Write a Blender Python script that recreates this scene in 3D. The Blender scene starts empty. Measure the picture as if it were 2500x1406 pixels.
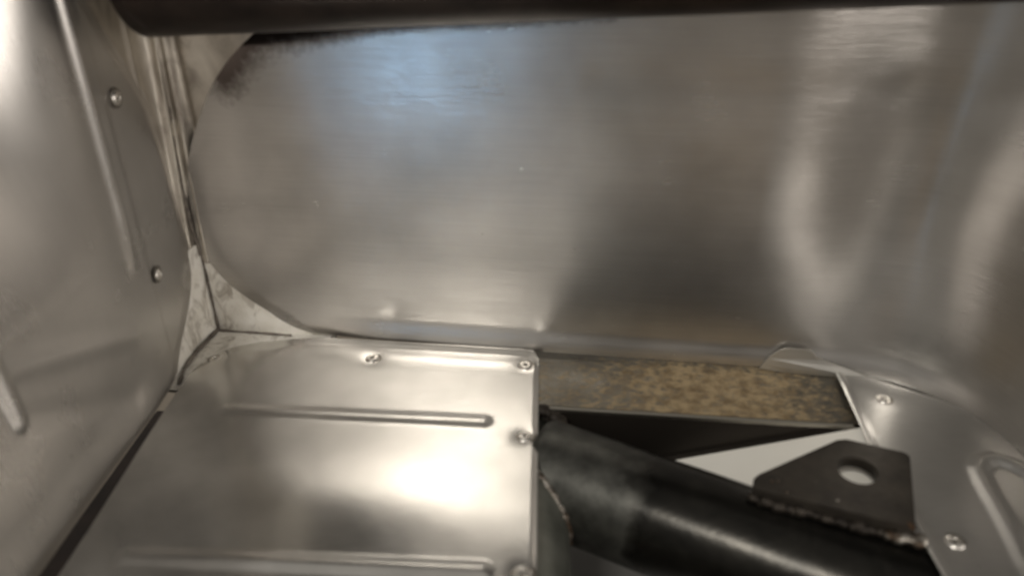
import bpy, bmesh, math, random
import numpy as np
from mathutils import Vector, Matrix

random.seed(7)
rng = np.random.default_rng(7)
scene = bpy.context.scene
col = scene.collection

# ---------------------------------------------------------------- camera
cam_d = bpy.data.cameras.new('camera')
cam = bpy.data.objects.new('camera', cam_d)
col.objects.link(cam)
right = Vector((0.99928, 0.0356, -0.0131))
down = Vector((0.0053, -0.4744, -0.8803))
fwd = Vector((-0.0375, 0.8796, -0.4743))
M = Matrix((right, -down, -fwd)).transposed().to_4x4()
M.translation = Vector((0.1640, -0.3266, 0.1997))
cam.matrix_world = M
cam_d.sensor_width = 36.0
cam_d.lens = 27.07
cam_d.clip_start = 0.01
cam_d.clip_end = 50.0
cam_d.dof.use_dof = True
cam_d.dof.focus_distance = 0.62
cam_d.dof.aperture_fstop = 9.0
scene.camera = cam

# ---------------------------------------------------------------- world: plain dim workshop air, brighter towards the ceiling
world = bpy.data.worlds.new('World')
scene.world = world
world.use_nodes = True
wn, wl = world.node_tree.nodes, world.node_tree.links
wn.clear()
w_out = wn.new('ShaderNodeOutputWorld')
w_bg = wn.new('ShaderNodeBackground')
w_tc = wn.new('ShaderNodeTexCoord')
w_sep = wn.new('ShaderNodeSeparateXYZ')
w_map = wn.new('ShaderNodeMapRange')
w_ramp = wn.new('ShaderNodeValToRGB')
wl.new(w_tc.outputs['Generated'], w_sep.inputs[0])
wl.new(w_sep.outputs['Z'], w_map.inputs['Value'])
w_map.inputs['From Min'].default_value = -1.0
w_map.inputs['From Max'].default_value = 1.0
wl.new(w_map.outputs[0], w_ramp.inputs[0])
w_ramp.color_ramp.elements[0].position = 0.35
w_ramp.color_ramp.elements[0].color = (0.25, 0.231, 0.206, 1)
w_ramp.color_ramp.elements[1].position = 0.85
w_ramp.color_ramp.elements[1].color = (0.50, 0.472, 0.430, 1)
wl.new(w_ramp.outputs[0], w_bg.inputs[0])
w_bg.inputs[1].default_value = 0.63
wl.new(w_bg.outputs[0], w_out.inputs[0])


def lamp(name, loc, target, size, power, color, size_y=None):
    ld = bpy.data.lights.new(name, 'AREA')
    ld.energy = power
    ld.color = color
    ld.size = size
    if size_y:
        ld.shape = 'RECTANGLE'
        ld.size_y = size_y
    o = bpy.data.objects.new(name, ld)
    col.objects.link(o)
    o.location = loc
    o.rotation_euler = (Vector(target) - Vector(loc)).to_track_quat('-Z', 'Y').to_euler()
    return o


lamp('ceiling_lamp', (-0.39, -1.29, 1.41), (0.15, -0.05, 0.05), 0.38, 13.5, (1.0, 0.95, 0.87), 0.17)
lamp('work_lamp', (1.06, -1.15, 0.36), (0.1, 0.0, 0.1), 0.56, 3.6, (1.0, 0.92, 0.84), 0.48)
lamp('side_glow_lamp', (1.30, -0.44, 0.20), (0.0, -0.14, 0.08), 0.46, 3.2, (1.0, 0.93, 0.86), 0.46)  # added unseen lamp, makes the glow at the back panel's right end
blue_lamp = lamp('blue_reflection_lamp', (-0.29, -1.05, 0.0), (0.114, -0.01, 0.127), 0.10, 0.008, (0.42, 0.68, 1.0), 0.18)  # added unseen blue lamp, only for the blue patch reflected in the back panel
blue_lamp.data.spread = math.radians(20)

scene.view_settings.view_transform = 'Standard'
scene.view_settings.look = 'None'
scene.view_settings.exposure = 0.0
scene.view_settings.gamma = 1.0
scene.render.engine = 'CYCLES'
scene.cycles.max_bounces = 14
scene.cycles.glossy_bounces = 8
scene.cycles.diffuse_bounces = 5
scene.cycles.sample_clamp_indirect = 6.0


# ---------------------------------------------------------------- materials
def new_mat(name):
    m = bpy.data.materials.new(name)
    m.use_nodes = True
    nt = m.node_tree
    b = nt.nodes['Principled BSDF']
    return m, nt, b


def noise(nt, scale, detail=4.0, rough=0.55, stretch=None, dist=0.0):
    tc = nt.nodes.new('ShaderNodeTexCoord')
    n = nt.nodes.new('ShaderNodeTexNoise')
    n.inputs['Scale'].default_value = scale
    n.inputs['Detail'].default_value = detail
    n.inputs['Roughness'].default_value = rough
    n.inputs['Distortion'].default_value = dist
    if stretch:
        mp = nt.nodes.new('ShaderNodeMapping')
        mp.inputs['Scale'].default_value = stretch
        nt.links.new(tc.outputs['Object'], mp.inputs['Vector'])
        nt.links.new(mp.outputs[0], n.inputs['Vector'])
    else:
        nt.links.new(tc.outputs['Object'], n.inputs['Vector'])
    return n.outputs['Fac']


def ramp(nt, src, stops):
    r = nt.nodes.new('ShaderNodeValToRGB')
    e = r.color_ramp.elements
    while len(e) < len(stops):
        e.new(0.5)
    for i, (p, c) in enumerate(stops):
        e[i].position = p
        e[i].color = (c, c, c, 1) if isinstance(c, (int, float)) else (*c, 1)
    nt.links.new(src, r.inputs[0])
    return r.outputs[0]


def mixc(nt, fac, a, b, mode='MIX'):
    m = nt.nodes.new('ShaderNodeMix')
    m.data_type = 'RGBA'
    m.blend_type = mode
    for sock, v in ((m.inputs[0], fac), (m.inputs[6], a), (m.inputs[7], b)):
        if isinstance(v, (int, float)):
            sock.default_value = v if sock == m.inputs[0] else (v, v, v, 1)
        elif isinstance(v, tuple):
            sock.default_value = (*v, 1)
        else:
            nt.links.new(v, sock)
    return m.outputs[2]


def math_n(nt, op, a, b=0.0, c=0.0):
    m = nt.nodes.new('ShaderNodeMath')
    m.operation = op
    for i, v in enumerate((a, b, c)):
        if isinstance(v, (int, float)):
            m.inputs[i].default_value = v
        else:
            nt.links.new(v, m.inputs[i])
    return m.outputs[0]


def bump(nt, b, h, strength, dist):
    bp = nt.nodes.new('ShaderNodeBump')
    bp.inputs['Strength'].default_value = strength
    bp.inputs['Distance'].default_value = dist
    nt.links.new(h, bp.inputs['Height'])
    nt.links.new(bp.outputs[0], b.inputs['Normal'])


def brushed(name, base, rough, stretch, grain=0.25, mottle=0.12, haze_=0.0):
    """rolled aluminium sheet: fine grain along one axis, cloudy handling marks, small specks"""
    m, nt, b = new_mat(name)
    b.inputs['Metallic'].default_value = 1.0
    cloud = noise(nt, 24.0, 4, 0.5)
    fine = noise(nt, 1.0, 3, 0.6, stretch)
    lo = tuple(c * (1 - mottle) for c in base)
    hi = tuple(min(0.95, c * (1 + mottle * 0.6)) for c in base)
    c0 = mixc(nt, ramp(nt, cloud, [(0.3, 0.0), (0.7, 1.0)]), lo, hi)
    spk = ramp(nt, noise(nt, 210.0, 2, 0.5), [(0.17, 0.6), (0.24, 1.0)])
    c1 = mixc(nt, 1.0, c0, spk, 'MULTIPLY')
    streak = ramp(nt, fine, [(0.3, 1.0 - grain * 0.55), (0.7, 1.0)])
    c1 = mixc(nt, 1.0, c1, streak, 'MULTIPLY')
    nt.links.new(c1, b.inputs['Base Color'])
    smear = noise(nt, 38.0, 3, 0.5)
    r = math_n(nt, 'ADD', ramp(nt, smear, [(0.25, rough - 0.03), (0.75, rough + 0.06)]),
               math_n(nt, 'MULTIPLY', fine, 0.06))
    nt.links.new(r, b.inputs['Roughness'])
    gr = noise(nt, 1500.0, 2, 0.6)
    h = math_n(nt, 'ADD', fine, math_n(nt, 'MULTIPLY', gr, 0.5))
    bump(nt, b, h, grain, 0.0004)
    if haze_:
        # worn rolled surface: part of the light is scattered much wider than the sheen
        b2 = nt.nodes.new('ShaderNodeBsdfPrincipled')
        b2.inputs['Metallic'].default_value = 1.0
        b2.inputs['Roughness'].default_value = 0.55
        nt.links.new(c1, b2.inputs['Base Color'])
        mx = nt.nodes.new('ShaderNodeMixShader')
        mx.inputs[0].default_value = haze_
        nt.links.new(b.outputs[0], mx.inputs[1])
        nt.links.new(b2.outputs[0], mx.inputs[2])
        nt.links.new(mx.outputs[0], nt.nodes['Material Output'].inputs['Surface'])
    return m


MAT = {}
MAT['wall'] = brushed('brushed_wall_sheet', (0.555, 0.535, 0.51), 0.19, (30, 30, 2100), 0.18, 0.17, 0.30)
nt = MAT['wall'].node_tree
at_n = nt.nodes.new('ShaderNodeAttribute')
at_n.attribute_name = 'dark_mask'
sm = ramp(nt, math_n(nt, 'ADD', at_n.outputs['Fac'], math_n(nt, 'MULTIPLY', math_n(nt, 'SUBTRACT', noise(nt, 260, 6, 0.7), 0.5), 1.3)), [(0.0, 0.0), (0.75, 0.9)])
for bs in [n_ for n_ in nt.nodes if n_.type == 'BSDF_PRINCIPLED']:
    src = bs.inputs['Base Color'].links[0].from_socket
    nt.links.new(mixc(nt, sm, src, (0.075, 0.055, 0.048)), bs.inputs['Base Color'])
MAT['side'] = brushed('brushed_side_sheet', (0.60, 0.58, 0.555), 0.25, (30, 1700, 30), 0.07, 0.10, 0.25)
MAT['floor'] = brushed('polished_floor_sheet', (0.66, 0.645, 0.615), 0.15, (120, 900, 120), 0.10, 0.24, 0.24)
MAT['rightfloor'] = brushed('grey_floor_sheet', (0.58, 0.57, 0.55), 0.28, (120, 900, 120), 0.12, 0.10, 0.35)
MAT['rivet'] = brushed('rivet_aluminium', (0.80, 0.77, 0.72), 0.24, (300, 300, 300), 0.1, 0.05)

m, nt, b = new_mat('bright_filler_aluminium')
b.inputs['Metallic'].default_value = 0.0
fc = mixc(nt, ramp(nt, noise(nt, 90, 5, 0.6), [(0.35, 0.0), (0.7, 1.0)]), (0.74, 0.71, 0.64), (0.88, 0.86, 0.81))
nt.links.new(mixc(nt, ramp(nt, noise(nt, 120, 6, 0.7, (1, 1, 0.5), 1.0), [(0.34, 1.0), (0.50, 0.0)]), fc, (0.40, 0.365, 0.315)), b.inputs['Base Color'])
b.inputs['Roughness'].default_value = 0.42
MAT['filler'] = m

MAT['strip'] = brushed('pale_strip_metal', (0.66, 0.645, 0.61), 0.45, (60, 60, 900), 0.2, 0.08)

m, nt, b = new_mat('scuffed_bracket_metal')
b.inputs['Metallic'].default_value = 0.85
patch = ramp(nt, noise(nt, 70, 4, 0.55, (1, 1, 0.6), 0.8), [(0.30, 0.0), (0.5, 0.6), (0.72, 1.0)])
nt.links.new(mixc(nt, patch, (0.30, 0.265, 0.23), (0.66, 0.62, 0.55)), b.inputs['Base Color'])
nt.links.new(ramp(nt, patch, [(0.0, 0.55), (1.0, 0.36)]), b.inputs['Roughness'])
bump(nt, b, noise(nt, 200, 3, 0.5), 0.12, 0.0005)
MAT['bracket'] = m

m, nt, b = new_mat('dark_steel_tube')
b.inputs['Metallic'].default_value = 0.8
scale_n = noise(nt, 60, 6, 0.65, (1, 1, 1), 1.0)
c0 = mixc(nt, ramp(nt, scale_n, [(0.35, 0.0), (0.7, 1.0)]), (0.013, 0.0125, 0.011), (0.032, 0.030, 0.026))
# ground-clean patch next to the welded joint, with a ragged border
tc = nt.nodes.new('ShaderNodeTexCoord')
sp = nt.nodes.new('ShaderNodeSeparateXYZ')
nt.links.new(tc.outputs['Object'], sp.inputs[0])
edge = math_n(nt, 'ADD', sp.outputs['X'], math_n(nt, 'MULTIPLY', noise(nt, 70, 3, 0.5), 0.03))
g = ramp(nt, edge, [(0.2115, 1.0), (0.2165, 0.0)])
c1 = mixc(nt, g, c0, mixc(nt, ramp(nt, noise(nt, 120, 4, 0.6), [(0.3, 0.0), (0.7, 1.0)]), (0.04, 0.04, 0.036), (0.10, 0.10, 0.09)))
nt.links.new(c1, b.inputs['Base Color'])
nt.links.new(mixc(nt, g, 0.27, 0.46), b.inputs['Roughness'])
bump(nt, b, noise(nt, 420, 4, 0.6), 0.18, 0.0004)
MAT['tube'] = m

m, nt, b = new_mat('greenish_side_tube')
b.inputs['Metallic'].default_value = 0.7
nt.links.new(mixc(nt, ramp(nt, noise(nt, 80, 5, 0.6), [(0.3, 0.0), (0.7, 1.0)]), (0.10, 0.104, 0.088), (0.20, 0.205, 0.18)), b.inputs['Base Color'])
b.inputs['Roughness'].default_value = 0.46
MAT['sidetube'] = m

m, nt, b = new_mat('brown_black_bar')
b.inputs['Metallic'].default_value = 0.3
nt.links.new(mixc(nt, ramp(nt, noise(nt, 70, 6, 0.65), [(0.35, 0.0), (0.75, 1.0)]), (0.012, 0.008, 0.0065), (0.034, 0.023, 0.018)), b.inputs['Base Color'])
b.inputs['Roughness'].default_value = 0.34
b.inputs['Specular IOR Level'].default_value = 0.3
bump(nt, b, noise(nt, 500, 3, 0.6), 0.15, 0.0003)
MAT['bar'] = m

m, nt, b = new_mat('rusty_rail_steel')
tc = nt.nodes.new('ShaderNodeTexCoord')
sp = nt.nodes.new('ShaderNodeSeparateXYZ')
nt.links.new(tc.outputs['Object'], sp.inputs[0])
blot = noise(nt, 420, 6, 0.68, (0.75, 1.1, 1), 0.3)
zone = ramp(nt, sp.outputs['X'], [(0.0, 0.0), (0.165, 0.22), (0.195, 0.45), (0.228, 0.92), (0.262, 0.82), (0.300, 0.15)])
up = ramp(nt, math_n(nt, 'MULTIPLY', sp.outputs['Y'], -1.0), [(0.02, 0.0), (0.034, 1.0)])
zone2 = math_n(nt, 'MULTIPLY', zone, math_n(nt, 'ADD', math_n(nt, 'MULTIPLY', up, 0.55), 0.45))
thr = math_n(nt, 'SUBTRACT', math_n(nt, 'ADD', blot, math_n(nt, 'MULTIPLY', zone2, 0.36)), 0.69)
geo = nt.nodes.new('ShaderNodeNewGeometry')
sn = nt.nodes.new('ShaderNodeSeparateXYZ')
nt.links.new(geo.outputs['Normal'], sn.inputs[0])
flat = ramp(nt, sn.outputs['Z'], [(0.55, 0.0), (0.9, 1.0)])          # rust sits on the flat top; steep faces are a darker brown
rf = math_n(nt, 'MULTIPLY', ramp(nt, math_n(nt, 'ADD', math_n(nt, 'MULTIPLY', thr, 5.0), 0.5), [(0.0, 0.0), (1.0, 0.95)]), flat)
rustc = mixc(nt, ramp(nt, noise(nt, 160, 5, 0.7), [(0.35, 0.0), (0.58, 1.0)]), (0.16, 0.108, 0.052), (0.38, 0.29, 0.165))
steelc = mixc(nt, ramp(nt, noise(nt, 60, 5, 0.6), [(0.3, 0.0), (0.7, 1.0)]), (0.095, 0.085, 0.068), (0.18, 0.168, 0.142))
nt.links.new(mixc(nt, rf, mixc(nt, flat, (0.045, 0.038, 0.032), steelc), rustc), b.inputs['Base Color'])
nt.links.new(mixc(nt, rf, 0.75, 0.12), b.inputs['Metallic'])
nt.links.new(mixc(nt, rf, 0.40, 0.62), b.inputs['Roughness'])
bump(nt, b, math_n(nt, 'ADD', blot, math_n(nt, 'MULTIPLY', rf, 0.5)), 0.3, 0.0006)
MAT['rail'] = m

m, nt, b = new_mat('tan_reflection_steel')  # tan of the added rail, chosen for its reflection
nt.links.new(mixc(nt, noise(nt, 45, 5, 0.6), (0.44, 0.32, 0.20), (0.58, 0.44, 0.29)), b.inputs['Base Color'])
b.inputs['Roughness'].default_value = 0.5
MAT['tan_reflect'] = m

m, nt, b = new_mat('bare_cut_edge_steel')
b.inputs['Metallic'].default_value = 1.0
b.inputs['Base Color'].default_value = (0.50, 0.47, 0.41, 1)
b.inputs['Roughness'].default_value = 0.35
MAT['cutedge'] = m

m, nt, b = new_mat('black_plate_steel')
b.inputs['Metallic'].default_value = 0.55
c0 = mixc(nt, ramp(nt, noise(nt, 75, 6, 0.65), [(0.35, 0.0), (0.7, 1.0)]), (0.036, 0.031, 0.026), (0.072, 0.062, 0.050))
rs = ramp(nt, noise(nt, 140, 4, 0.6), [(0.70, 0.0), (0.80, 0.7)])
nt.links.new(mixc(nt, rs, c0, (0.20, 0.095, 0.035)), b.inputs['Base Color'])
b.inputs['Roughness'].default_value = 0.46
bump(nt, b, noise(nt, 380, 4, 0.6), 0.25, 0.0005)
MAT['plate'] = m

m, nt, b = new_mat('weld_metal')
b.inputs['Metallic'].default_value = 0.9
wr = ramp(nt, noise(nt, 240, 4, 0.6), [(0.42, 0.0), (0.66, 1.0)])
nt.links.new(mixc(nt, wr, (0.075, 0.052, 0.036), (0.42, 0.40, 0.36)), b.inputs['Base Color'])
nt.links.new(ramp(nt, wr, [(0.0, 0.6), (1.0, 0.28)]), b.inputs['Roughness'])
bump(nt, b, noise(nt, 600, 3, 0.6), 0.5, 0.0006)
MAT['weld'] = m

m, nt, b = new_mat('burnt_weld_metal')
b.inputs['Metallic'].default_value = 0.6
nt.links.new(mixc(nt, ramp(nt, noise(nt, 260, 4, 0.6), [(0.4, 0.0), (0.7, 1.0)]), (0.018, 0.014, 0.011), (0.052, 0.043, 0.034)), b.inputs['Base Color'])
b.inputs['Roughness'].default_value = 0.55
bump(nt, b, noise(nt, 600, 3, 0.6), 0.5, 0.0006)
MAT['burnt'] = m

m, nt, b = new_mat('orange_rust')
nt.links.new(mixc(nt, noise(nt, 300, 3, 0.6), (0.30, 0.07, 0.02), (0.55, 0.17, 0.05)), b.inputs['Base Color'])
b.inputs['Roughness'].default_value = 0.7
MAT['orange'] = m

m, nt, b = new_mat('cream_white_sheet')
nt.links.new(mixc(nt, noise(nt, 40, 5, 0.6), (0.80, 0.775, 0.71), (0.88, 0.86, 0.80)), b.inputs['Base Color'])
b.inputs['Roughness'].default_value = 0.35
MAT['cream'] = m

m, nt, b = new_mat('dull_belly_pan')
b.inputs['Metallic'].default_value = 0.8
nt.links.new(mixc(nt, noise(nt, 50, 5, 0.6), (0.42, 0.415, 0.40), (0.54, 0.53, 0.51)), b.inputs['Base Color'])
b.inputs['Roughness'].default_value = 0.45
MAT['belly'] = m

m, nt, b = new_mat('rivet_mandrel_dark')
b.inputs['Metallic'].default_value = 0.8
b.inputs['Base Color'].default_value = (0.10, 0.09, 0.08, 1)
b.inputs['Roughness'].default_value = 0.5
MAT['mandrel'] = m

m, nt, b = new_mat('dark_seam_brown')
nt.links.new(mixc(nt, ramp(nt, noise(nt, 220, 5, 0.7), [(0.35, 0.0), (0.7, 1.0)]), (0.055, 0.045, 0.038), (0.24, 0.21, 0.18)), b.inputs['Base Color'])
b.inputs['Roughness'].default_value = 0.7
MAT['dark_seam'] = m

MAT['grime'] = brushed('grimy_aluminium', (0.26, 0.24, 0.215), 0.40, (300, 300, 300), 0.1, 0.3)

m, nt, b = new_mat('workshop_concrete')
nt.links.new(mixc(nt, noise(nt, 5, 6, 0.6), (0.20, 0.17, 0.135), (0.30, 0.26, 0.21)), b.inputs['Base Color'])
b.inputs['Roughness'].default_value = 0.7
MAT['ground'] = m


# ---------------------------------------------------------------- object helpers
def thing(name, label, cat, loc):
    o = bpy.data.objects.new(name, None)
    o.empty_display_size = 0.02
    col.objects.link(o)
    o.location = loc
    o['label'] = label
    o['category'] = cat
    return o


def world_loc(o):
    v = Vector((0, 0, 0))
    while o:
        v += o.location
        o = o.parent
    return v


def link(name, me, mat, parent=None, label=None):
    """mesh given in world coordinates; materials read the same coordinates through the mesh"""
    o = bpy.data.objects.new(name, me)
    if mat is not None and not me.materials:
        me.materials.append(MAT[mat])
    col.objects.link(o)
    if parent:
        o.parent = parent
        o.location = -world_loc(parent)
    if label:
        o['label'] = label
    return o


def sheet(name, P, mat, parent, N=None, mask=None, bead='bead', thick=0.0013, label=None):
    """grid P[n,m,3] -> smooth sheet with cut edges; faces inside mask become the pressed bead"""
    n, mm, _ = P.shape
    du = np.gradient(P, axis=0)
    dv = np.gradient(P, axis=1)
    nor = np.cross(du, dv)
    nor /= np.linalg.norm(nor, axis=2, keepdims=True) + 1e-12
    if N is not None and (nor.mean((0, 1)) @ np.array(N)) < 0:
        nor = -nor
        flip = True
    else:
        flip = False
    idx = np.arange(n * mm).reshape(n, mm)
    a, b_, c, d = idx[:-1, :-1], idx[1:, :-1], idx[1:, 1:], idx[:-1, 1:]
    F = np.stack([a, b_, c, d], -1).reshape(-1, 4)
    if flip:
        F = F[:, ::-1]
    V = P.reshape(-1, 3)
    NV = nor.reshape(-1, 3)
    if mask is not None:
        fm = (mask[:-1, :-1] & mask[1:, :-1] & mask[1:, 1:] & mask[:-1, 1:]).reshape(-1)
    else:
        fm = np.zeros(len(F), bool)

    def build(nm, faces, skirt, par, lab=None):
        used = np.unique(faces)
        remap = -np.ones(len(V), int)
        remap[used] = np.arange(len(used))
        verts = V[used].tolist()
        norms = NV[used].tolist()
        fl = remap[faces].tolist()
        if skirt:
            for ring in (idx[0, :], idx[-1, :], idx[:, 0], idx[:, -1]):
                base = len(verts)
                k = len(ring)
                verts += V[ring].tolist()
                verts += (V[ring] - NV[ring] * thick).tolist()
                t = np.gradient(V[ring], axis=0)
                en = np.cross(t, NV[ring])
                en /= np.linalg.norm(en, axis=1, keepdims=True) + 1e-12
                cen = V.mean(0)
                if ((V[ring] - cen) * en).sum() < 0:
                    en = -en
                norms += en.tolist() + en.tolist()
                fl += [[base + i, base + i + 1, base + k + i + 1, base + k + i] for i in range(k - 1)]
        me = bpy.data.meshes.new(nm)
        me.from_pydata(verts, [], fl)
        me.polygons.foreach_set('use_smooth', [True] * len(fl))
        me.normals_split_custom_set_from_vertices(norms)
        return link(nm, me, mat, par, lab)

    s = build(name, F[~fm], True, parent, label)
    if fm.any():
        # one object for each bead: connected groups of masked faces
        grid = fm.reshape(n - 1, mm - 1)
        lab_ = np.zeros(grid.shape, int)
        cur = 0
        for i0, j0 in zip(*np.nonzero(grid)):
            if lab_[i0, j0]:
                continue
            cur += 1
            st = [(i0, j0)]
            lab_[i0, j0] = cur
            while st:
                i, j = st.pop()
                for q, r in ((i + 1, j), (i - 1, j), (i, j + 1), (i, j - 1)):
                    if 0 <= q < grid.shape[0] and 0 <= r < grid.shape[1] and grid[q, r] and not lab_[q, r]:
                        lab_[q, r] = cur
                        st.append((q, r))
        flat = lab_.reshape(-1)
        for k in range(1, cur + 1):
            if (flat == k).sum() > 40:
                build(bead, F[flat == k], False, parent)
    return s


def seg_dist(X, Y, pts):
    """distance from points (X, Y) to a polyline"""
    best = np.full(X.shape, 1e9)
    for (x0, y0), (x1, y1) in zip(pts[:-1], pts[1:]):
        dx, dy = x1 - x0, y1 - y0
        L = dx * dx + dy * dy
        t = np.clip(((X - x0) * dx + (Y - y0) * dy) / L, 0, 1)
        best = np.minimum(best, np.hypot(X - x0 - t * dx, Y - y0 - t * dy))
    return best


def bead_h(D, w, h):
    """rounded ridge with soft shoulders"""
    t = np.clip(D / (w * 0.5), 0, 1)
    return h * (0.5 + 0.5 * np.cos(np.pi * t)) ** 0.8


def waves(X, Y, amp, lam, k=7, seed=0):
    r = np.random.default_rng(seed)
    out = np.zeros(X.shape)
    for _ in range(k):
        a = r.uniform(0, 2 * math.pi)
        L = lam * r.uniform(0.7, 1.8)
        out += np.sin((X * math.cos(a) + Y * math.sin(a)) * 2 * math.pi / L + r.uniform(0, 6.28)) * (L / lam)
    return out * amp / k


def smooth(a, lo, hi):
    t = np.clip((a - lo) / (hi - lo), 0, 1)
    return t * t * (3 - 2 * t)


def spline(x, xs, ys):
    """monotone-ish cubic through the listed stations"""
    xs, ys = np.array(xs, float), np.array(ys, float)
    m_ = np.gradient(ys, xs)
    x = np.clip(x, xs[0], xs[-1])
    i = np.clip(np.searchsorted(xs, x) - 1, 0, len(xs) - 2)
    h = xs[i + 1] - xs[i]
    t = (x - xs[i]) / h
    return ((1 + 2 * t) * (1 - t) ** 2 * ys[i] + t * (1 - t) ** 2 * h * m_[i]
            + t * t * (3 - 2 * t) * ys[i + 1] + t * t * (t - 1) * h * m_[i + 1])


def lathe(name, prof, mat, seg=28):
    bm = bmesh.new()
    rings = []
    for r, z in prof:
        if r < 1e-6:
            rings.append([bm.verts.new((0, 0, z))])
        else:
            rings.append([bm.verts.new((r * math.cos(2 * math.pi * i / seg), r * math.sin(2 * math.pi * i / seg), z)) for i in range(seg)])
    for A, B in zip(rings[:-1], rings[1:]):
        for i in range(seg):
            j = (i + 1) % seg
            if len(A) == 1:
                bm.faces.new((A[0], B[i], B[j]))
            elif len(B) == 1:
                bm.faces.new((A[i], B[0], A[j]))
            else:
                bm.faces.new((A[i], B[i], B[j], A[j]))
    bmesh.ops.recalc_face_normals(bm, faces=bm.faces)
    me = bpy.data.meshes.new(name)
    bm.to_mesh(me)
    bm.free()
    me.polygons.foreach_set('use_smooth', [True] * len(me.polygons))
    me.materials.append(MAT[mat])
    return me


RIVET = lathe('rivet', [(0.0036, -0.0004), (0.0036, 0.0002), (0.0033, 0.0006), (0.0027, 0.0010), (0.0020, 0.00125),
                        (0.0014, 0.0013), (0.00115, 0.0011), (0.0011, 0.0003)], 'rivet')
MANDREL = lathe('mandrel', [(0.00112, 0.0002), (0.0010, 0.0005), (0.0005, 0.0007), (0.0, 0.00075)], 'mandrel', 16)


GRIME = lathe('grime_ring', [(0.0033, 0.00002), (0.0037, 0.00022), (0.0044, 0.00024), (0.0050, -0.0001)], 'grime', 24)


def rivet(parent, loc, normal, s=1.0):
    o = bpy.data.objects.new('rivet', RIVET)
    col.objects.link(o)
    o.parent = parent
    o.location = Vector(loc) - world_loc(parent)
    nv = Vector(normal) + Vector((random.uniform(-1, 1), random.uniform(-1, 1), random.uniform(-1, 1))) * 0.07
    q = nv.to_track_quat('Z', 'Y').to_euler()
    o.rotation_euler = q
    o.scale = (s, s, s)
    k = bpy.data.objects.new('mandrel', MANDREL)
    col.objects.link(k)
    k.parent = o
    q = bpy.data.objects.new('grime_ring', GRIME)
    col.objects.link(q)
    q.parent = o
    return o


def tube_mesh(name, p0, p1, r, seg=64, rings=40, wob=0.0, thick=0.002):
    p0, p1 = np.array(p0, float), np.array(p1, float)
    u = p1 - p0
    L = np.linalg.norm(u)
    u /= L
    a = np.cross(u, [0, 0, 1.0])
    a /= np.linalg.norm(a)
    b = np.cross(a, u)
    verts, faces = [], []
    for i in range(rings + 1):
        c = p0 + u * L * i / rings
        for j in range(seg):
            t = 2 * math.pi * j / seg
            rr = r + wob * math.sin(3 * t + i * 0.7)
            verts.append(tuple(c + rr * (math.cos(t) * a + math.sin(t) * b)))
    for i in range(rings):
        for j in range(seg):
            k = (j + 1) % seg
            faces.append((i * seg + j, i * seg + k, (i + 1) * seg + k, (i + 1) * seg + j))
    # wall thickness at both open ends
    for e in (0, rings):
        c = p0 + u * L * e / rings
        base = len(verts)
        for j in range(seg):
            t = 2 * math.pi * j / seg
            verts.append(tuple(c + (r - thick) * (math.cos(t) * a + math.sin(t) * b)))
        for j in range(seg):
            k = (j + 1) % seg
            faces.append((e * seg + j, e * seg + k, base + k, base + j))
    me = bpy.data.meshes.new(name)
    me.from_pydata(verts, [], faces)
    bm = bmesh.new()
    bm.from_mesh(me)
    bmesh.ops.recalc_face_normals(bm, faces=bm.faces)
    bm.to_mesh(me)
    bm.free()
    me.polygons.foreach_set('use_smooth', [True] * (rings * seg) + [False] * (2 * seg))
    return me


def weld_mesh(name, path, r, step=0.0026, jit=0.25, mat='weld'):
    """stacked-dime weld: overlapping squashed blobs along a path"""
    bm = bmesh.new()
    pts = [np.array(p, float) for p in path]
    acc = []
    for a, b in zip(pts[:-1], pts[1:]):
        L = np.linalg.norm(b - a)
        k = max(1, int(round(L / step)))
        for i in range(k):
            acc.append(a + (b - a) * i / k)
    for p in acc:
        s = r * (1 + random.uniform(-jit, jit))
        g = bmesh.ops.create_icosphere(bm, subdivisions=2, radius=s)
        for v in g['verts']:
            v.co *= 1 + random.uniform(-0.06, 0.06)
            v.co.z *= 0.75
            v.co += Vector(p) + Vector((random.uniform(-1, 1), random.uniform(-1, 1), random.uniform(-1, 1))) * 0.0
        off = Vector((random.uniform(-1, 1), random.uniform(-1, 1), random.uniform(-1, 1))) * r * 0.18
        for v in g['verts']:
            v.co += off
    me = bpy.data.meshes.new(name)
    bm.to_mesh(me)
    bm.free()
    me.polygons.foreach_set('use_smooth', [True] * len(me.polygons))
    me.materials.append(MAT[mat])
    return me


def prism(name, outline, z0, z1, mat, bevel=0.0008, hole=None):
    """vertical extrusion of a plan outline, optionally with one round hole, edges eased"""
    bm = bmesh.new()
    outer = [bm.verts.new((x, y, z1)) for x, y in outline]
    edges = [bm.edges.new((outer[i], outer[(i + 1) % len(outer)])) for i in range(len(outer))]
    if hole:
        hx, hy, hr = hole
        hv = [bm.verts.new((hx + hr * math.cos(2 * math.pi * i / 40), hy + hr * math.sin(2 * math.pi * i / 40), z1)) for i in range(40)]
        edges += [bm.edges.new((hv[i], hv[(i + 1) % 40])) for i in range(40)]
    g = bmesh.ops.triangle_fill(bm, edges=edges, use_beauty=True)
    faces = [f for f in g['geom'] if isinstance(f, bmesh.types.BMFace)]
    ex = bmesh.ops.extrude_face_region(bm, geom=faces)
    for v in ex['geom']:
        if isinstance(v, bmesh.types.BMVert):
            v.co.z = z0
    bmesh.ops.recalc_face_normals(bm, faces=bm.faces)
    if bevel:
        sharp = [e for e in bm.edges if len(e.link_faces) == 2 and e.calc_face_angle(0) > 0.6]
        bmesh.ops.bevel(bm, geom=sharp, offset=bevel, segments=2, affect='EDGES', clamp_overlap=True)
    me = bpy.data.meshes.new(name)
    bm.to_mesh(me)
    bm.free()
    me.materials.append(MAT[mat])
    return me


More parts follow.
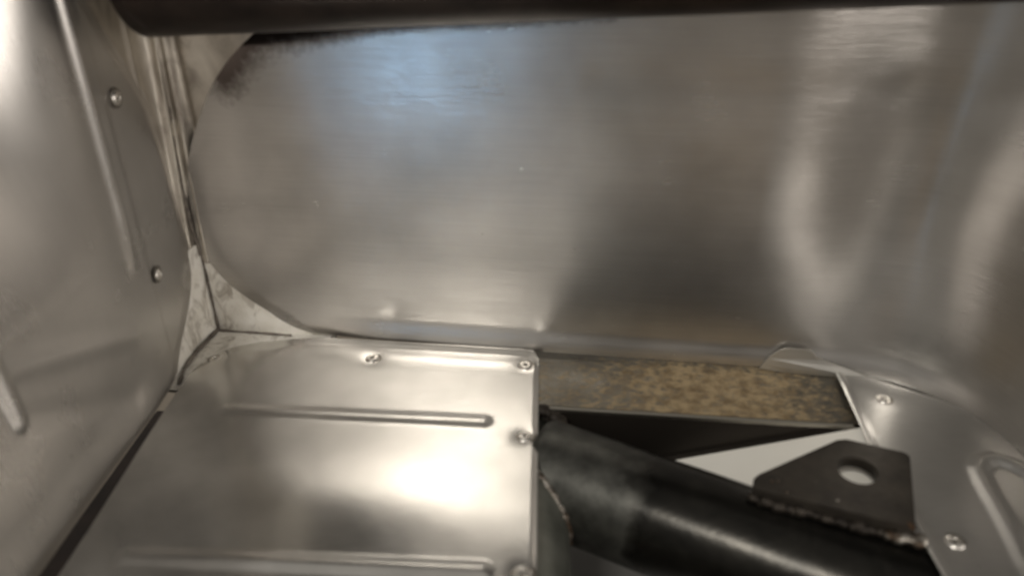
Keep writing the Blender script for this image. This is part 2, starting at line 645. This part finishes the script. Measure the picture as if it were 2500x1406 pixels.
# ---------------------------------------------------------------- ground under the car
g = prism('ground', [(-4, -4), (4, -4), (4, 4), (-4, 4)], -0.28, -0.26, 'ground', 0)
o = link('ground', g, None)
o['kind'] = 'structure'

# ---------------------------------------------------------------- back panel
YAW = math.radians(-6.407)
E = np.array([math.cos(YAW), math.sin(YAW), 0.0])        # along the wall
NW = np.array([math.sin(YAW), -math.cos(YAW), 0.0])      # out of the wall, towards the camera


def wall_pt(s, d, z):
    return np.asarray(s)[..., None] * E + np.asarray(d)[..., None] * NW + np.asarray(z)[..., None] * np.array([0, 0, 1.0])


ZL = [0.0, 0.003, 0.0118, 0.0202, 0.0373, 0.0542, 0.0867, 0.1075, 0.1322, 0.1439, 0.17, 0.21]
SL = [0.052, 0.0430, 0.0290, 0.0175, 0.0040, 0.0000, 0.0050, 0.0150, 0.0330, 0.0465, 0.080, 0.15]
S_END = 0.43
back = thing('back_panel', 'large brushed metal panel forming the back wall, curving forward at its right end', 'metal panel', (0.17, -0.02, 0.0))
nz, ns = 190, 420
zz = np.linspace(0.0005, 0.205, nz)
tt = np.linspace(0, 1, ns)
sl = spline(zz, ZL, SL)
Sg = sl[:, None] + (S_END - sl)[:, None] * tt[None, :]
Zg = np.repeat(zz[:, None], ns, 1)
# straight up to s0, then a sweep of radius R towards the camera
s0 = 0.284 - 0.010 * smooth(Zg, 0.05, 0.19)
Ls = 0.085 + 0.05 * smooth(Zg, 0.06, 0.19)
theta = math.radians(76) * smooth(Sg, s0, s0 + Ls * 1.25)
dS = np.gradient(Sg, axis=1)
Sx = sl[:, None] + np.concatenate([np.zeros((nz, 1)), np.cumsum(0.5 * (np.cos(theta[:, 1:]) + np.cos(theta[:, :-1])) * np.diff(Sg, axis=1), 1)], 1)
Dx = np.concatenate([np.zeros((nz, 1)), np.cumsum(0.5 * (np.sin(theta[:, 1:]) + np.sin(theta[:, :-1])) * np.diff(Sg, axis=1), 1)], 1)
Dx = Dx - 0.0155 * smooth(Sg, 0.255, 0.33) * smooth(Zg, -0.01, 0.085)     # lower right leans back like a bowl
# turned-back rim that follows the rounded outline
rim = np.minimum((Sg - sl[:, None]) * 0.75, Zg + 0.002)
Dx = Dx - 0.0007 * (1 - smooth(rim, 0.0, 0.009)) * (1 - smooth(Zg, 0.07, 0.10))
lean = np.clip(Zg - 0.1365 - 0.045 * Sg, 0, None) * (1 - smooth(Sg, 0.15, 0.24)) + 0.55 * np.clip(Zg - 0.112 - 0.30 * Sg, 0, None) * (1 - smooth(Sg, 0.05, 0.11))
Dx = Dx - 16.0 * np.clip(lean, 0, 0.024) ** 2                           # upper edge and corner rolled back over the frame
Dx = Dx + 0.0024 * (1 - smooth(Zg, 0.0, 0.012)) * smooth(Sg, 0.05, 0.09)   # foot coved forward onto the floor
# oil-canning, a dent and a long shallow crease towards the right
Dx = Dx + waves(Sg, Zg, 0.0011, 0.16, 8, 3) * (0.45 + 0.55 * smooth(Sg, 0.1, 0.25)) + waves(Sg, Zg * 1.6, 0.00018, 0.045, 8, 11) * smooth(Sg, 0.16, 0.30)
Dx = Dx + 0.00018 * np.exp(-(seg_dist(Sg, Zg, [(0.284, 0.121), (0.306, 0.134)]) / 0.007) ** 2)
Dx = Dx - 0.0002 * np.exp(-(seg_dist(Sg, Zg, [(0.19, 0.128), (0.28, 0.125), (0.37, 0.122)]) / 0.007) ** 2)
P = wall_pt(Sx, Dx, Zg)
WALL_D, WALL_S, WALL_Z = Dx.copy(), Sx.copy(), Zg.copy()
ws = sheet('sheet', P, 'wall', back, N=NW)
# dark brown tint along the upper edge and in the upper left corner
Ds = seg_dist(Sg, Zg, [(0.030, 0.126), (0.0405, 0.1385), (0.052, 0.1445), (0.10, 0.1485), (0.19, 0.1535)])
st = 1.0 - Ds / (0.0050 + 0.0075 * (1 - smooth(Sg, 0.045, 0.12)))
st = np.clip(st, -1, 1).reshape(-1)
at = ws.data.attributes.new('dark_mask', 'FLOAT', 'POINT')
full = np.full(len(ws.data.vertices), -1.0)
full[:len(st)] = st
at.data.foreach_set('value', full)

# ---------------------------------------------------------------- side panel on the left
side = thing('side_panel', 'brushed metal side panel on the left with two upright pressed beads', 'metal panel', (0.0, -0.12, 0.0))
ZR = [0.0, 0.0079, 0.0227, 0.049, 0.0835, 0.1175, 0.1459, 0.1605, 0.20, 0.24]
YR = [-0.0420, -0.0345, -0.0160, -0.0025, 0.0000, -0.0060, -0.0228, -0.0318, -0.056, -0.085]
nz, ny = 260, 260
zz = np.linspace(0.0008, 0.24, nz)
yr = spline(zz, ZR, YR)
y0 = -0.226
Yg = y0 + (yr - y0)[:, None] * np.linspace(0, 1, ny)[None, :]
Zg = np.repeat(zz[:, None], ny, 1)
D1 = seg_dist(Yg, Zg, [(-0.0555, 0.30), (-0.0548, 0.06)])
D2 = seg_dist(Yg, Zg, [(-0.1335, 0.30), (-0.1345, 0.046)])
fade1 = smooth(Zg, 0.048, 0.085)
X = bead_h(D1, 0.0085, 0.0021) * fade1 + bead_h(D2, 0.0085, 0.0021)
X += waves(Yg, Zg, 0.0010, 0.13, 8, 21)
lv = np.clip(-Yg - 0.066, 0, None)
X -= 0.10 * lv ** 2 / (lv + 0.02) * smooth(Zg, 0.004, 0.07) + 0.28 * np.clip(Zg - 0.07, 0, None) ** 2 / (np.clip(Zg - 0.07, 0, None) + 0.02) * smooth(-Yg, 0.06, 0.11)   # panel bellies out towards the front
X -= (0.0012 + 0.0024 * smooth(Zg, 0.045, 0.08)) * (1 - smooth(yr[:, None] - Yg, 0.0, 0.014))               # rim turned back to the corner
X -= 0.0005 * smooth(Yg, -0.046, -0.042)                               # flange step behind the first bead
X += 0.0012 * (1 - smooth(Zg, 0.0, 0.020)) * smooth(-Yg, 0.045, 0.075)  # foot flares out over the floor gap
X += 0.0007 * np.exp(-(seg_dist(Yg, Zg, [(-0.128, 0.062), (-0.067, 0.0365)]) / 0.004) ** 2)
X -= 0.0006 * np.exp(-(seg_dist(Yg, Zg, [(-0.132, 0.045), (-0.0786, 0.015)]) / 0.006) ** 2)
P = np.stack([X, Yg, Zg], -1)
sheet('sheet', P, 'side', side, N=(1, 0, 0), mask=((D1 < 0.0045) & (Zg > 0.05)) | (D2 < 0.0045))
rivet(side, (0.0002, -0.0366, 0.1254), (1, 0, 0), 0.8)
rivet(side, (0.0002, -0.0392, 0.0504), (1, 0.05, 0), 0.75)

# ---------------------------------------------------------------- floor panel with two beads, left
fp = thing('deck_panel', 'polished metal floor panel with two raised beads and rivets, beside the side panel', 'metal panel', (0.085, -0.12, 0.0))
XB = [0.0, 0.003, 0.010, 0.022, 0.036, 0.06, 0.10, 0.150, 0.157, 0.1612, 0.1632]
YB = [-0.040, -0.0335, -0.0205, -0.0130, -0.0100, -0.0108, -0.0146, -0.0194, -0.0204, -0.0220, -0.0268]
nx, ny = 280, 620
vv = np.linspace(0, 1, ny)
yfront = -0.62
xs = np.linspace(0, 1, nx)


def left_x(y):
    return 0.0034 + 0.0042 * smooth(-y, 0.04, 0.16)


Xp = 0.0034 + (0.1632 - 0.0034) * xs
yb = spline(Xp, XB, YB)
Yg = yb[:, None] + (yfront - yb)[:, None] * vv[None, :]
Xg = np.repeat(Xp[:, None], ny, 1)
Xg = Xg + (left_x(Yg) - 0.0034) * (1 - xs)[:, None]
D = np.full(Xg.shape, 1e9)
for pts in ([(0.031, -0.0668), (0.1405, -0.0735)], [(0.0265, -0.1470), (0.1450, -0.1505)],
            [(0.0265, -0.2275), (0.1450, -0.2310)], [(0.0265, -0.3085), (0.1450, -0.3120)],
            [(0.0265, -0.3895), (0.1450, -0.3930)], [(0.0265, -0.4705), (0.1450, -0.4740)]):
    D = np.minimum(D, seg_dist(Xg, Yg, pts))
Z = bead_h(D, 0.0096, 0.0010) * (0.35 + 0.65 * smooth(Xg, 0.03, 0.075))
pil = np.sin(np.pi * np.clip((Xg - 0.004) / 0.159, 0, 1)) * (0.5 - 0.5 * np.cos(2 * np.pi * np.clip((-Yg - 0.07) / 0.0805, -1, 6)))
Z += 0.0006 * pil                                                     # pillowed between beads
Z += waves(Xg, Yg, 0.0005, 0.11, 8, 5)
back_d = (yb[:, None] - Yg)
Z += 0.0011 * (1 - smooth(back_d, 0.0, 0.0045)) * smooth(Xg, 0.03, 0.06)   # lip turned up against the wall
Z -= 0.0012 * (1 - smooth(back_d, 0.0, 0.010)) * (1 - smooth(Xg, 0.03, 0.06))
Z -= 0.0010 * (1 - smooth(0.1632 - Xg, 0.0, 0.0022))                   # rolled right edge
Z -= 0.0004 * np.clip((Yg + 0.064) / 0.05, 0, 1) * (1 - smooth(Xg, 0.135, 0.158))   # falls away towards the back wall
FLOOR_RIVETS = ((0.0852, -0.0270), (0.1571, -0.0320), (0.1577, -0.0822), (0.1583, -0.1513), (0.0098, -0.0262))
for x, y in FLOOR_RIVETS:
    Z -= 0.0007 * np.exp(-((Xg - x) ** 2 + (Yg - y) ** 2) / 0.0045 ** 2)      # metal pulled in round each rivet
Z += 0.0004
P = np.stack([Xg, Yg, Z], -1)
sheet('sheet', P, 'floor', fp, N=(0, 0, 1), mask=D < 0.0050, thick=0.0016)


def floor_z(x, y):
    i = np.argmin((P[..., 0] - x) ** 2 + (P[..., 1] - y) ** 2)
    return P.reshape(-1, 3)[i, 2]


for x, y in FLOOR_RIVETS:
    rivet(fp, (x, y, floor_z(x, y)), (0, 0, 1), 1.0 if x > 0.02 else 0.75)

# ---------------------------------------------------------------- floor panel on the right, under the sweep of the back panel
rp = thing('deck_panel', 'grey metal floor panel with curved rear edge and looped bead, right of the rusty rail', 'metal panel', (0.33, -0.12, 0.0))
XB2 = [0.2955, 0.2985, 0.305, 0.320, 0.3357, 0.3467, 0.3569, 0.370, 0.39, 0.45]
YB2 = [-0.0375, -0.0335, -0.0320, -0.0405, -0.0522, -0.0648, -0.0770, -0.098, -0.14, -0.24]
nx, ny = 200, 300
Xp = np.linspace(0.2957, 0.42, nx)
yb = spline(Xp, XB2, YB2)
vv = np.linspace(0, 1, ny)
Yg = yb[:, None] + (-0.32 - yb)[:, None] * vv[None, :]
Xg = np.repeat(Xp[:, None], ny, 1)
Xg = Xg - 0.0035 * smooth(-Yg, 0.03, 0.10) * (1 - smooth(Xg, 0.2957, 0.33))
D = seg_dist(Xg, Yg, [(0.3600, -0.1250), (0.3490, -0.1060), (0.3425, -0.0965), (0.3375, -0.0930), (0.3318, -0.0945),
                      (0.3278, -0.0995), (0.3262, -0.1070), (0.3245, -0.1250), (0.3215, -0.1450), (0.3160, -0.22)])
Z = bead_h(D, 0.0100, 0.0018) + waves(Xg, Yg, 0.0005, 0.10, 8, 9)
Z += 0.0012 * np.exp(-((Xg - 0.2957 + 0.0035 * smooth(-Yg, 0.03, 0.10) - 0.0015) / 0.0016) ** 2)   # folded left edge
Z -= 0.0016 * (1 - smooth(yb[:, None] - Yg, 0.0, 0.007)) * smooth(Xg, 0.300, 0.312)
for x, y in ((0.3100, -0.0548), (0.3031, -0.1346)):
    Z -= 0.0007 * np.exp(-((Xg - x) ** 2 + (Yg - y) ** 2) / 0.0045 ** 2)
Z += 0.0010
P = np.stack([Xg, Yg, Z], -1)
sheet('sheet', P, 'rightfloor', rp, N=(0, 0, 1), mask=D < 0.0052, thick=0.0022)
for x, y in ((0.3100, -0.0548), (0.3031, -0.1346)):
    rivet(rp, (x, y, floor_z(x, y)), (0, 0, 1), 0.9)

# ---------------------------------------------------------------- chassis frame: rails, tubes and tab welded together
fr = thing('chassis_frame', 'welded steel frame: rusty flat rail, round diagonal tube, and black tab with hole', 'frame', (0.22, -0.08, -0.045))


def rail_mesh(name, a, b, c, d, z0, z1):
    me = prism(name, [a, b, c, d], z0, z1, 'rail', 0.0016)
    return me


link('rail', rail_mesh('rail', (0.1585, -0.0601), (0.312, -0.0724), (0.318, -0.0270), (0.1585, -0.0090), -0.046, -0.0016), None, fr,
     'flat steel rail with blotchy tan rust along the back panel')
bm = bmesh.new()
# thin ground edge of the rail that catches the light
pa, pb = np.array([0.1665, -0.06085, -0.0024]), np.array([0.2925, -0.07095, -0.0024])
k = 60
rows = []
for i in range(k + 1):
    q = pa + (pb - pa) * i / k
    hh = 0.0012 + 0.0003 * random.random()
    rows.append([bm.verts.new(q + np.array([0, 0.0008, 0.0011])), bm.verts.new(q + np.array([0, -0.0002, 0.0006])),
                 bm.verts.new(q + np.array([0, -0.0002, 0.0006 - hh])), bm.verts.new(q + np.array([0, 0.0008, -hh - 0.0004]))])
for i in range(k):
    for j in range(3):
        bm.faces.new((rows[i][j], rows[i + 1][j], rows[i + 1][j + 1], rows[i][j + 1]))
bmesh.ops.recalc_face_normals(bm, faces=bm.faces)
me = bpy.data.meshes.new('rail_edge')
bm.to_mesh(me)
bm.free()
link('rail_edge', me, 'cutedge', fr, 'thin bright ground edge of the rusty rail')

# rail added under the side panel's foot to keep the gap dark
link('rail', prism('added_gap_rail', [(-0.030, -0.62), (0.016, -0.62), (0.016, -0.02), (-0.030, -0.02)], -0.080, -0.0360, 'bar', 0.0015), None, fr)

link('rail', prism('added_tan_rail', [(0.1662, -0.420), (0.285, -0.420), (0.285, -0.290), (0.1662, -0.290)], -0.046, -0.0006, 'tan_reflect', 0.0016), None, fr)  # added out of view to reflect a tan patch in the back panel

RT = 0.0225
SA, SB = np.array([0.1530, -0.0600, -0.0252]), np.array([0.1545, -0.64, -0.0252])
link('side_tube', tube_mesh('side_tube', SA, SB, RT, 64, 40), 'sidetube', fr, 'grey-green round tube under the floor panel edge')
DA, DB = np.array([0.1640, -0.0800, -0.0205]), np.array([0.410, -0.2025, -0.0243])
dt = link('diagonal_tube', tube_mesh('diagonal_tube', DA, DB, RT, 72, 80, 0.00004), 'tube', fr, 'dark round steel tube running diagonally to the right')
# weld where the diagonal tube meets the side tube: walk round the diagonal tube's skin
u = (DB - DA) / np.linalg.norm(DB - DA)
su = (SB - SA) / np.linalg.norm(SB - SA)
aa = np.cross(u, [0, 0, 1.0]); aa /= np.linalg.norm(aa)
bb = np.cross(aa, u)
path = []
for t in np.linspace(-0.75 * math.pi, 0.95 * math.pi, 70):
    q0 = DA + RT * (math.cos(t) * aa + math.sin(t) * bb) - u * 0.06
    best = None
    for s in np.linspace(0.15, 0.0, 300):
        q = q0 + u * s
        w = q - SA
        dist = np.linalg.norm(w - su * (w @ su))
        if dist <= RT:
            best = q
            break
    if best is not None and best[1] > -0.16:
        path.append(best)
segs = [p for p in path]
runs, cur = [], [segs[0]]
for p in segs[1:]:
    if np.linalg.norm(p - cur[-1]) < 0.012:
        cur.append(p)
    else:
        runs.append(cur)
        cur = [p]
runs.append(cur)
for rn in runs:
    if len(rn) > 2:
        link('weld_bead', weld_mesh('weld_bead', rn, 0.0017, 0.0013, 0.25), None, dt)
link('weld_bead', weld_mesh('weld_bead', [(0.1655, -0.0615, -0.003), (0.170, -0.0640, -0.004), (0.176, -0.0690, -0.006), (0.1815, -0.0705, -0.010)],
                            0.0028, 0.0024, 0.3, 'burnt'), None, dt)

# black tab with a round hole, flat on the rear shoulder of the diagonal tube
tab_outline = [(0.2396, -0.1168), (0.2414, -0.1108), (0.2438, -0.1085), (0.2785, -0.0885), (0.2822, -0.0880), (0.3010, -0.0953),
               (0.3026, -0.0972), (0.2893, -0.1345)]
tab = link('mounting_tab', prism('mounting_tab', tab_outline, 0.0016, 0.0060, 'plate', 0.0005, (0.2800, -0.1062, 0.0067)), None, fr,
           'flat black steel tab with a round hole')
link('weld_bead', weld_mesh('weld_bead', [(0.2400, -0.1172, 0.0022), (0.252, -0.1216, 0.0020), (0.267, -0.1272, 0.0018), (0.2885, -0.1352, 0.0016)],
                            0.0021, 0.0014, 0.35, 'burnt'), None, tab)
link('weld_bead', weld_mesh('weld_bead', [(0.2820, -0.1340, 0.0026), (0.2900, -0.1365, 0.0020), (0.2925, -0.1340, 0.0012)],
                            0.0023, 0.0021, 0.3, 'weld'), None, tab)
# tiny spatter beads on the tab
for x, y in ((0.2475, -0.1125), (0.2497, -0.1122), (0.2510, -0.1180), (0.2675, -0.1218)):
    link('spatter', weld_mesh('spatter', [(x, y, 0.0060), (x + 0.0008, y, 0.0060)], 0.0006, 0.0008, 0.2), None, tab)

# orange rust bloom at the foot of the joint
link('rust_bloom', weld_mesh('rust_bloom', [(0.1735, -0.1500, -0.0300), (0.1745, -0.1535, -0.0310), (0.1740, -0.1580, -0.0315)], 0.0022, 0.0016, 0.3, 'orange'), None, fr)

# ---------------------------------------------------------------- cream sheet and belly pan below the gap
nu, nv = 60, 60
uu, vv2 = np.meshgrid(np.linspace(0, 1, nu), np.linspace(0, 1, nv), indexing='ij')
A0, B0 = np.array([0.196, -0.0655, -0.0320]), np.array([0.296, -0.0735, 0.0002])
A1, B1 = np.array([0.196, -0.098, -0.046]), np.array([0.296, -0.125, -0.006])
P = ((1 - uu) * (1 - vv2))[..., None] * A0 + (uu * (1 - vv2))[..., None] * B0 + ((1 - uu) * vv2)[..., None] * A1 + (uu * vv2)[..., None] * B1
P[..., 2] -= 0.004 * np.sin(np.pi * vv2) * (1 - uu)
us = thing('underfloor_sheet', 'smooth cream white sheet seen through the gap below the rusty rail', 'sheet', (0.245, -0.11, -0.03))
sheet('sheet', P, 'cream', us, N=(0, 0, 1))
bp_ = thing('belly_pan', 'dull dark grey pan low beneath the diagonal tube', 'metal pan', (0.25, -0.2, -0.07))
uu, vv2 = np.meshgrid(np.linspace(0.10, 0.45, 40), np.linspace(-0.40, -0.03, 40), indexing='ij')
P = np.stack([uu, vv2, -0.072 + waves(uu, vv2, 0.0006, 0.1, 6, 2)], -1)
sheet('sheet', P, 'belly', bp_, N=(0, 0, 1))

# ---------------------------------------------------------------- bright filler in the lower corner behind the three panels
cg = thing('corner_gusset', 'bright three-sided filler showing in the lower corner where the panels meet', 'gusset', (0.0, 0.0, 0.0))


def patch(name, pts_uv, fn, mat, parent, bulge=0.0):
    n = 26
    a, b_ = np.meshgrid(np.linspace(0, 1, n), np.linspace(0, 1, n), indexing='ij')
    (u0, v0), (u1, v1) = pts_uv
    U, V = u0 + (u1 - u0) * a, v0 + (v1 - v0) * b_
    return sheet(name, fn(U, V, a, b_), mat, parent)


# rear face, side face and floor face, each stopping about 1 mm short of the seams
patch('rear_face', ((-0.0050, -0.003), (0.062, 0.046)), lambda U, V, a, b_: wall_pt(U, -0.0030 + 0.0016 * np.cos(a * 3.0) * np.sin(b_ * 2.6), V), 'filler', cg)
patch('side_face', ((-0.060, -0.003), (0.004, 0.046)), lambda U, V, a, b_: np.stack([-0.0030 + 0.0035 * smooth(a, 0.70, 1.0), U, V], -1), 'filler', cg)
patch('floor_face', ((-0.003, -0.050), (0.060, 0.004)), lambda U, V, a, b_: np.stack([U, V - 0.11 * U, -0.0024 + 0.0004 * smooth(b_, 0.8, 1.0)], -1), 'filler', cg)


def seam(path, r):  # thin dark strip laid along a panel seam
    pts = [np.array(p, float) for p in path]
    fine_ = []
    for p, q in zip(pts[:-1], pts[1:]):
        k_ = max(2, int(np.linalg.norm(q - p) / 0.0008))
        fine_ += [p + (q - p) * i / k_ for i in range(k_)]
    fine_.append(pts[-1])
    verts, faces = [], []
    for i, p in enumerate(fine_):
        t = (fine_[min(i + 1, len(fine_) - 1)] - fine_[max(i - 1, 0)])
        t /= np.linalg.norm(t)
        a1 = np.cross(t, [0.3, 0.5, 0.81]); a1 /= np.linalg.norm(a1)
        b1 = np.cross(t, a1)
        rr = r * (1 + 0.35 * math.sin(i * 0.31) * math.sin(i * 0.083 + 1) + random.uniform(-0.12, 0.12))
        for j in range(8):
            verts.append(tuple(p + rr * (math.cos(j * math.pi / 4) * a1 + math.sin(j * math.pi / 4) * b1)))
    for i in range(len(fine_) - 1):
        for j in range(8):
            faces.append((i * 8 + j, i * 8 + (j + 1) % 8, (i + 1) * 8 + (j + 1) % 8, (i + 1) * 8 + j))
    me = bpy.data.meshes.new('dark_seam_line')
    me.from_pydata(verts, [], faces)
    me.polygons.foreach_set('use_smooth', [True] * len(faces))
    return link('dark_seam_line', me, 'dark_seam', cg)


seam([(0.0012, 0.0010, -0.002), (0.0011, 0.0011, 0.020), (0.0008, 0.0012, 0.046)], 0.0006)
seam([(0.0002, 0.0012, 0.040), (-0.0006, -0.0004, 0.060), (-0.0004, 0.0, 0.090), (0.0010, 0.0018, 0.118)], 0.0010)  # wider dark strip, stands for the shade on the side panel's rim
seam([(0.0004, 0.0004, -0.0018), (0.012, -0.0008, -0.0018), (0.024, -0.0022, -0.0017), (0.040, -0.0048, -0.0012)], 0.0006)
seam([(0.0008, 0.0008, -0.0016), (-0.0004, -0.008, -0.0016), (-0.0018, -0.018, -0.0016), (-0.0020, -0.034, -0.0014), (0.0004, -0.046, -0.0024)], 0.0009)

q = seam([(0.3035, -0.0330, 0.0008), (0.320, -0.0407, 0.0008), (0.3357, -0.0520, 0.0008), (0.3467, -0.0645, 0.0010), (0.3569, -0.0768, 0.0012), (0.370, -0.098, 0.0014)], 0.0010)
q.parent = rp
q.location = -rp.location

# scuffed folded bracket in the upper corner
cb = thing('corner_bracket', 'scuffed folded metal bracket in the upper left corner below the dark bar', 'bracket', (0.01, 0.0, 0.08))
n, mth = 120, 120
a, b_ = np.meshgrid(np.linspace(0, 1, n), np.linspace(0, 1, mth), indexing='ij')     # a: round the corner, b: up
Zb = 0.036 + 0.149 * b_
arcl = -0.045 + a * 0.115                                # left of 0 on the side wall, right of 0 on the back wall
rad = 0.010
th_ = np.clip((arcl + rad * 0.785) / rad, 0, math.pi / 2)
px = np.where(arcl < -rad * 0.785, 0.0, np.where(arcl > rad * 0.785, (arcl - rad * 0.785) + rad, rad * (1 - np.cos(th_))))
py = np.where(arcl < -rad * 0.785, arcl + rad * 0.785 - rad, np.where(arcl > rad * 0.785, 0.0, -rad + rad * np.sin(th_)))
fold = (0.0022 * np.exp(-((arcl + 0.004 - 0.010 * b_) / 0.0016) ** 2) + 0.0024 * np.exp(-((arcl - 0.0045 - 0.004 * b_) / 0.0018) ** 2)
        - 0.002 * np.exp(-((arcl - 0.012 + 0.002 * b_) / 0.002) ** 2) + 0.0012 * np.exp(-((arcl + 0.016 - 0.006 * b_) / 0.0016) ** 2))
nx_ = np.cos(th_)
ny_ = -np.sin(th_)
px = px - 0.0040 + fold * nx_
py = py + 0.0030 + fold * ny_ - 0.112 * np.clip(px, 0, None)
py += waves(arcl, Zb, 0.0004, 0.04, 8, 4)
P = np.stack([px, py, Zb], -1)
sheet('bracket_sheet', P, 'bracket', cb, N=(0.7, -0.7, 0))

# light filler strip showing at the foot of the back panel, above the right floor panel
fs = thing('filler_strip', 'pale metal strip patch at the foot of the back panel above the rail end', 'metal strip', (0.285, -0.035, 0.0))
so = [(0.2650, -0.0012), (0.2672, 0.0035), (0.2690, 0.0065), (0.2715, 0.0092), (0.2738, 0.0108), (0.2765, 0.0118), (0.2800, 0.0114), (0.2835, 0.0117),
      (0.2865, 0.0110), (0.2885, 0.0084), (0.2905, 0.0071), (0.2960, 0.0056), (0.3040, 0.0032), (0.3125, 0.0008), (0.3125, -0.0012)]
for _ in range(1):
    so = [q for p0, p1 in zip(so, so[1:] + so[:1]) for q in ((p0[0] * .75 + p1[0] * .25, p0[1] * .75 + p1[1] * .25), (p0[0] * .25 + p1[0] * .75, p0[1] * .25 + p1[1] * .75))]
bm = bmesh.new()


def wall_d(s_, z_):
    return WALL_D.reshape(-1)[np.argmin((WALL_S - s_) ** 2 + (WALL_Z - max(z_, 0.0006)) ** 2)]


front = [bm.verts.new(E * s_ + NW * (wall_d(s_, 0.001) + 0.0007) + np.array([0, 0, z_])) for s_, z_ in so]
f = bm.faces.new(front)
ex = bmesh.ops.extrude_face_region(bm, geom=[f])
for v in ex['geom']:
    if isinstance(v, bmesh.types.BMVert):
        v.co -= Vector(NW) * 0.0005
bmesh.ops.recalc_face_normals(bm, faces=bm.faces)
me = bpy.data.meshes.new('strip')
bm.to_mesh(me)
bm.free()
link('strip', me, 'strip', fs)

# ---------------------------------------------------------------- dark bar across the top
tb = thing('top_bar', 'dark brown round bar running across the top in front of the back panel', 'bar', (0.17, -0.045, 0.17))
ta = 0.0190 * E + 0.0255 * NW + np.array([0, 0, 0.1690])
tbp = 0.50 * E + 0.0300 * NW + np.array([0, 0, 0.1935])
link('bar', tube_mesh('bar', ta, tbp, RT, 72, 60, 0.00005), 'bar', tb)
